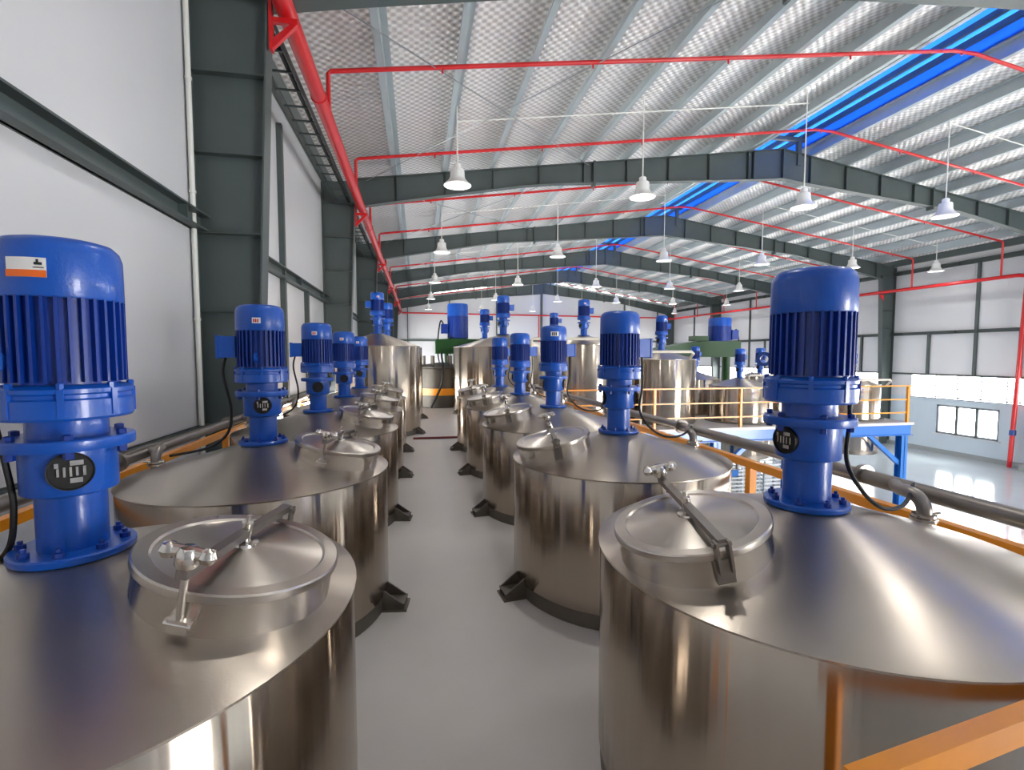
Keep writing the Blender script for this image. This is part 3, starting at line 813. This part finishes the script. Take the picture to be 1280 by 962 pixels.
DL = disperser('green dispersing mixer with big blue motor behind the broad tank', .55, 2.6, 16.0, 1.56, 2.04, 1.27, .33, 2.04, 3.14, 2.3)
disperser('green dispersing mixer with big blue motor on the platform', 6.5, 9.9, 14.2, 1.46, 1.95, 9.35, .34, 1.95, 2.68, 9.6, True, 1)
MB().tube(bez([(.72, -.36, 1.62), (.71, -.9, 1.45), (.7, -1.8, 1.12), (.62, -1.84, .6), (.35, -1.92, .03)]), .03, 8).build('drop_cable', 'black_rubber', DL)
# open pot with orange band below the green mixer
T = thing('mixing_pot', 'low dark steel pot with an orange band between the tall and broad tanks', 'pot', (.68, 15.0, 0))
MB().lathe([(.7, 0), (.72, .02), (.72, 1.12), (.75, 1.14), (.75, 1.18), (.7, 1.2), (.1, 1.3), (0, 1.3)], 48).build('shell', 'pot_steel', T)
MB().lathe([(.722, .36), (.73, .36), (.73, .56), (.722, .56)], 48, None, True).build('band', 'rail_orange', T)
me = MB().lathe([(.045, 1.18), (.045, 1.5), (.03, 1.5)], 12).mesh('nozzle', 'stainless_dull')
for k in range(6): obj('nozzle', me, T, (.5 * math.cos(k * 1.05), .5 * math.sin(k * 1.05), 0))
# red pipe laid on the floor across the aisle
tag(MB().cyl((-.1, 9.05, .02), (.95, 9.05, .02), .02, None, 10).build('floor_pipe', 'hose_red'), 'thin dark red pipe lying across the aisle floor', 'pipe')

# ---- slatted crates stacked on the ground floor below the platform
for cx, cy, lab in ((8.55, 14.2, 'white slatted crate with blue placards under the platform, beside the blue post'), (9.95, 14.25, 'white slatted crate with blue placards standing between two like it'), (11.35, 14.3, 'white slatted crate with blue placards at the outer end under the platform')):
    C = thing('slatted_crate', lab, 'crate', (cx, cy, ZG))
    for z in range(12):
        for yy in (-.55, .55): MB().box(-.6, .6, yy - .015, yy + .015, .15 + z * .12, .2 + z * .12).build('slat', 'crate_white', C, False)
        for xx in (-.6, .6): MB().box(xx - .015, xx + .015, -.55, .55, .15 + z * .12, .2 + z * .12).build('slat', 'crate_white', C, False)
    for xx in (-.58, 0, .58):
        for yy in (-.53, .53): MB().box(xx - .03, xx + .03, yy - .03, yy + .03, 0, 1.6).build('post', 'zinc', C, False)
    MB().box(-.6, .6, -.55, .55, .06, .12).build('pallet', 'crate_white', C, False)
    for xx, zz in ((-.3, 1.2), (.3, .85), (-.3, .4)): MB().box(xx - .12, xx + .12, -.585, -.568, zz, zz + .2).build('placard', 'beam_blue', C, False)

# ================================================================== PIPES AND LAMPS OVERHEAD
M = thing('fire_main', 'thick red fire main along the wall columns just below the rafters', 'pipe', (0, 0, 0))
MB().cyl((-1.54, YF + 1, 5.73), (-1.54, YB - .25, 5.73), .115, None, 24).build('tube', 'pipe_red', M)
for y in FY[1:]:
    b = MB(); b.box(-1.725, -1.4, y - .11, y - .05, 5.55, 5.612)
    b.prism([(-1.725, y - .11, 5.32), (-1.725, y - .11, 5.25), (-1.7, y - .11, 5.23), (-1.4, y - .11, 5.55), (-1.48, y - .11, 5.55)], (0, .06, 0))
    b.box(-1.725, -1.69, y - .13, y - .03, 5.22, 5.84)
    b.build('bracket', 'pipe_red', M, False)
    MB().lathe([(.115, -.03), (.128, -.03), (.128, .03), (.115, .03)], 24, Matrix.Translation((-1.54, y + 2, 5.73)) @ Matrix.Rotation(PI / 2, 4, 'X'), True).build('coupling', 'pipe_red', M)
for k in range(10):
    y = 9.5 + 3.98 * k
    if any(abs(y - f) < .25 for f in FY): y += .5
    xs = [-1.5, 2, 6, 10, XR - .3, XR + .3, 16, 20, 24, 24.9]
    zz = lambda q: ztop(q) - .1
    path = [(-1.5, y, 5.83), (-1.5, y, zz(-1.5) - .05), (-1.45, y, zz(-1.5))] + [(q, y, zz(q)) for q in xs[1:]] + [(24.95, y, zz(24.95) - .06), (24.95, y, 4.93)]
    S_ = thing('sprinkler_pipe', 'thin red sprinkler pipe crossing the hall, %s from the gable wall' % ORDN[9 - k], 'pipe', (0, 0, 0), 0, 'red sprinkler pipes under the roof')
    MB().tube(path, .04, 10).build('tube', 'pipe_red', S_)
    me = MB().lathe([(.018, -.09), (.018, -.03), (.03, -.02), (.03, .0)], 8).mesh('sprinkler_head', 'pipe_red')
    for q in range(9): obj('sprinkler_head', me, S_, (.5 + q * 2.9, y, zz(.5 + q * 2.9) - .02))
M = thing('fire_main', 'red fire main running level across the far gable wall', 'pipe', (0, 0, 0))
MB().tube([(-1.38, YB - .4, 5.42), (XW1 - .4, YB - .4, 5.28)], .07, 14).build('tube', 'pipe_red', M)
MB().cyl((11.6, YB - .4, 5.34), (11.6, YB - .4, 2.2), .05, None, 10).build('drop_pipe', 'pipe_red', M)
M = thing('fire_main', 'red fire main running along the wall with the louvre windows', 'pipe', (0, 0, 0))
MB().tube([(24.95, YB - .4, 5.12), (24.95, 16.9, 4.88), (25.0, 16.82, 4.88), (25.55, 16.8, 4.88)], .08, 14).build('tube', 'pipe_red', M)
for y in FY[3:]: MB().prism([(24.85, y - .22, 4.8), (25.12, y - .22, 4.8), (25.12, y - .22, 4.5)], (0, .06, 0)).build('bracket', 'pipe_red', M, False)
M = thing('riser_pipe', 'red riser pipe climbing from the floor to the fire main by the window', 'pipe', (0, 0, 0))
MB().tube([(XW1 - .35, 16.95, 4.88), (XW1 - .35, 17.2, ZG + .02)], .085, 14).build('tube', 'pipe_red', M)
MB().lathe([(.12, -.1), (.12, .1), (.075, .16), (.075, -.16)], 14, Matrix.Translation((XW1 - .35, 17.15, -1.9))).build('valve', 'valve_blue', M)
V_ = thing('standpipe', 'red standpipe with blue valve beside the low window', 'pipe', (XW1 - .36, 16.55, ZG))
MB().cyl((0, 0, 0), (0, 0, 3.4), .085, None, 14).build('tube', 'pipe_red', V_)
MB().lathe([(.14, 1.4), (.14, 1.7), (.09, 1.8)], 14).build('valve', 'valve_blue', V_)
MB().box(-.3, .25, -.6, .1, 0, .3).build('plinth', 'plinth', V_, False)

# high bay lamps
LM = {}
LM['shade'] = MB().lathe([(.1, .38), (.15, .36), (.165, .33), (.17, .19), (.2, .12), (.28, .03), (.32, .0), (.315, -.008), (.27, .02), (.19, .11), (.155, .19), (.15, .32), (.1, .35)], 32).mesh('shade', 'lamp_white')
LM['housing'] = MB().lathe([(0, .5), (.05, .5), (.09, .47), (.09, .36), (.06, .34), (0, .34)], 20).mesh('housing', 'lamp_white')
LM['bulb'] = MB().lathe([(0, .06), (.05, .07), (.07, .12), (.06, .2), (.03, .24), (0, .24)], 16).mesh('bulb', 'lamp_glow')
for r in range(-1, 5):  # nearest row is unseen, added overhead to brighten the near floor
    y = (3.4, 11.8)[r + 1] if r < 1 else 11.4 + 8.05 * r
    for q in range(6):
        x = .95 + 4.6 * q
        if r < 1 and q > 3: continue
        zl = 5.45
        L = thing('high_bay_lamp', 'white bell-shaped lamp, %s from the column-side wall, row %s from the gable wall' % (ORDN[q], ORDN[4 - r]), 'lamp', (x, y, zl), 0, 'high bay lamps under the roof')
        sh = obj('shade', LM['shade'], L); obj('bulb', LM['bulb'], sh)
        obj('housing', LM['housing'], L)
        ll = bpy.data.lights.new('lamp_light', 'AREA'); ll.shape = 'DISK'; ll.size = .2; ll.energy = .9; ll.color = (1, .97, .93)
        lo = obj('lamp_light', ll, sh, (0, 0, .05))
        MB().cyl((0, 0, .5), (0, 0, ztop(x) + PZ - .02 - zl), .016, None, 8).build('rod', 'conduit_white', L)
    for a, b, nm in ((.95, XR - 2, 'conduit'), (14.75, 23.95, 'conduit')):
        tag(MB().tube([(a, y, ztop(a) - .06), (b, y, ztop(b) - .06)], .016, 8).build('wiring_conduit', 'conduit_white'), 'thin white conduit linking lamps on the %s roof slope, row %s from the gable' % ('fire-main' if a < 5 else 'windowed', ORDN[4 - r]), 'conduit', 'lamp wiring conduits')

# white conduit down the wall beside the first column
C = thing('wall_conduit', 'white conduit pipe running down the wall beside a column', 'conduit', (XW0 + .05, FY[1] - .2, ZG))
MB().tube([(.0, 0, .3), (0, .01, 4), (0, 0, 6.7), (0, .0, 9.9)], .03, 10).build('tube', 'conduit_white', C)
me = MB().lathe([(.03, -.015), (.04, -.015), (.04, .015), (.03, .015)], 10, None, True).mesh('clip', 'conduit_white')
for z in (3.9, 5.4, 6.9, 8.2, 9.2): obj('clip', me, C, (0, 0, z))
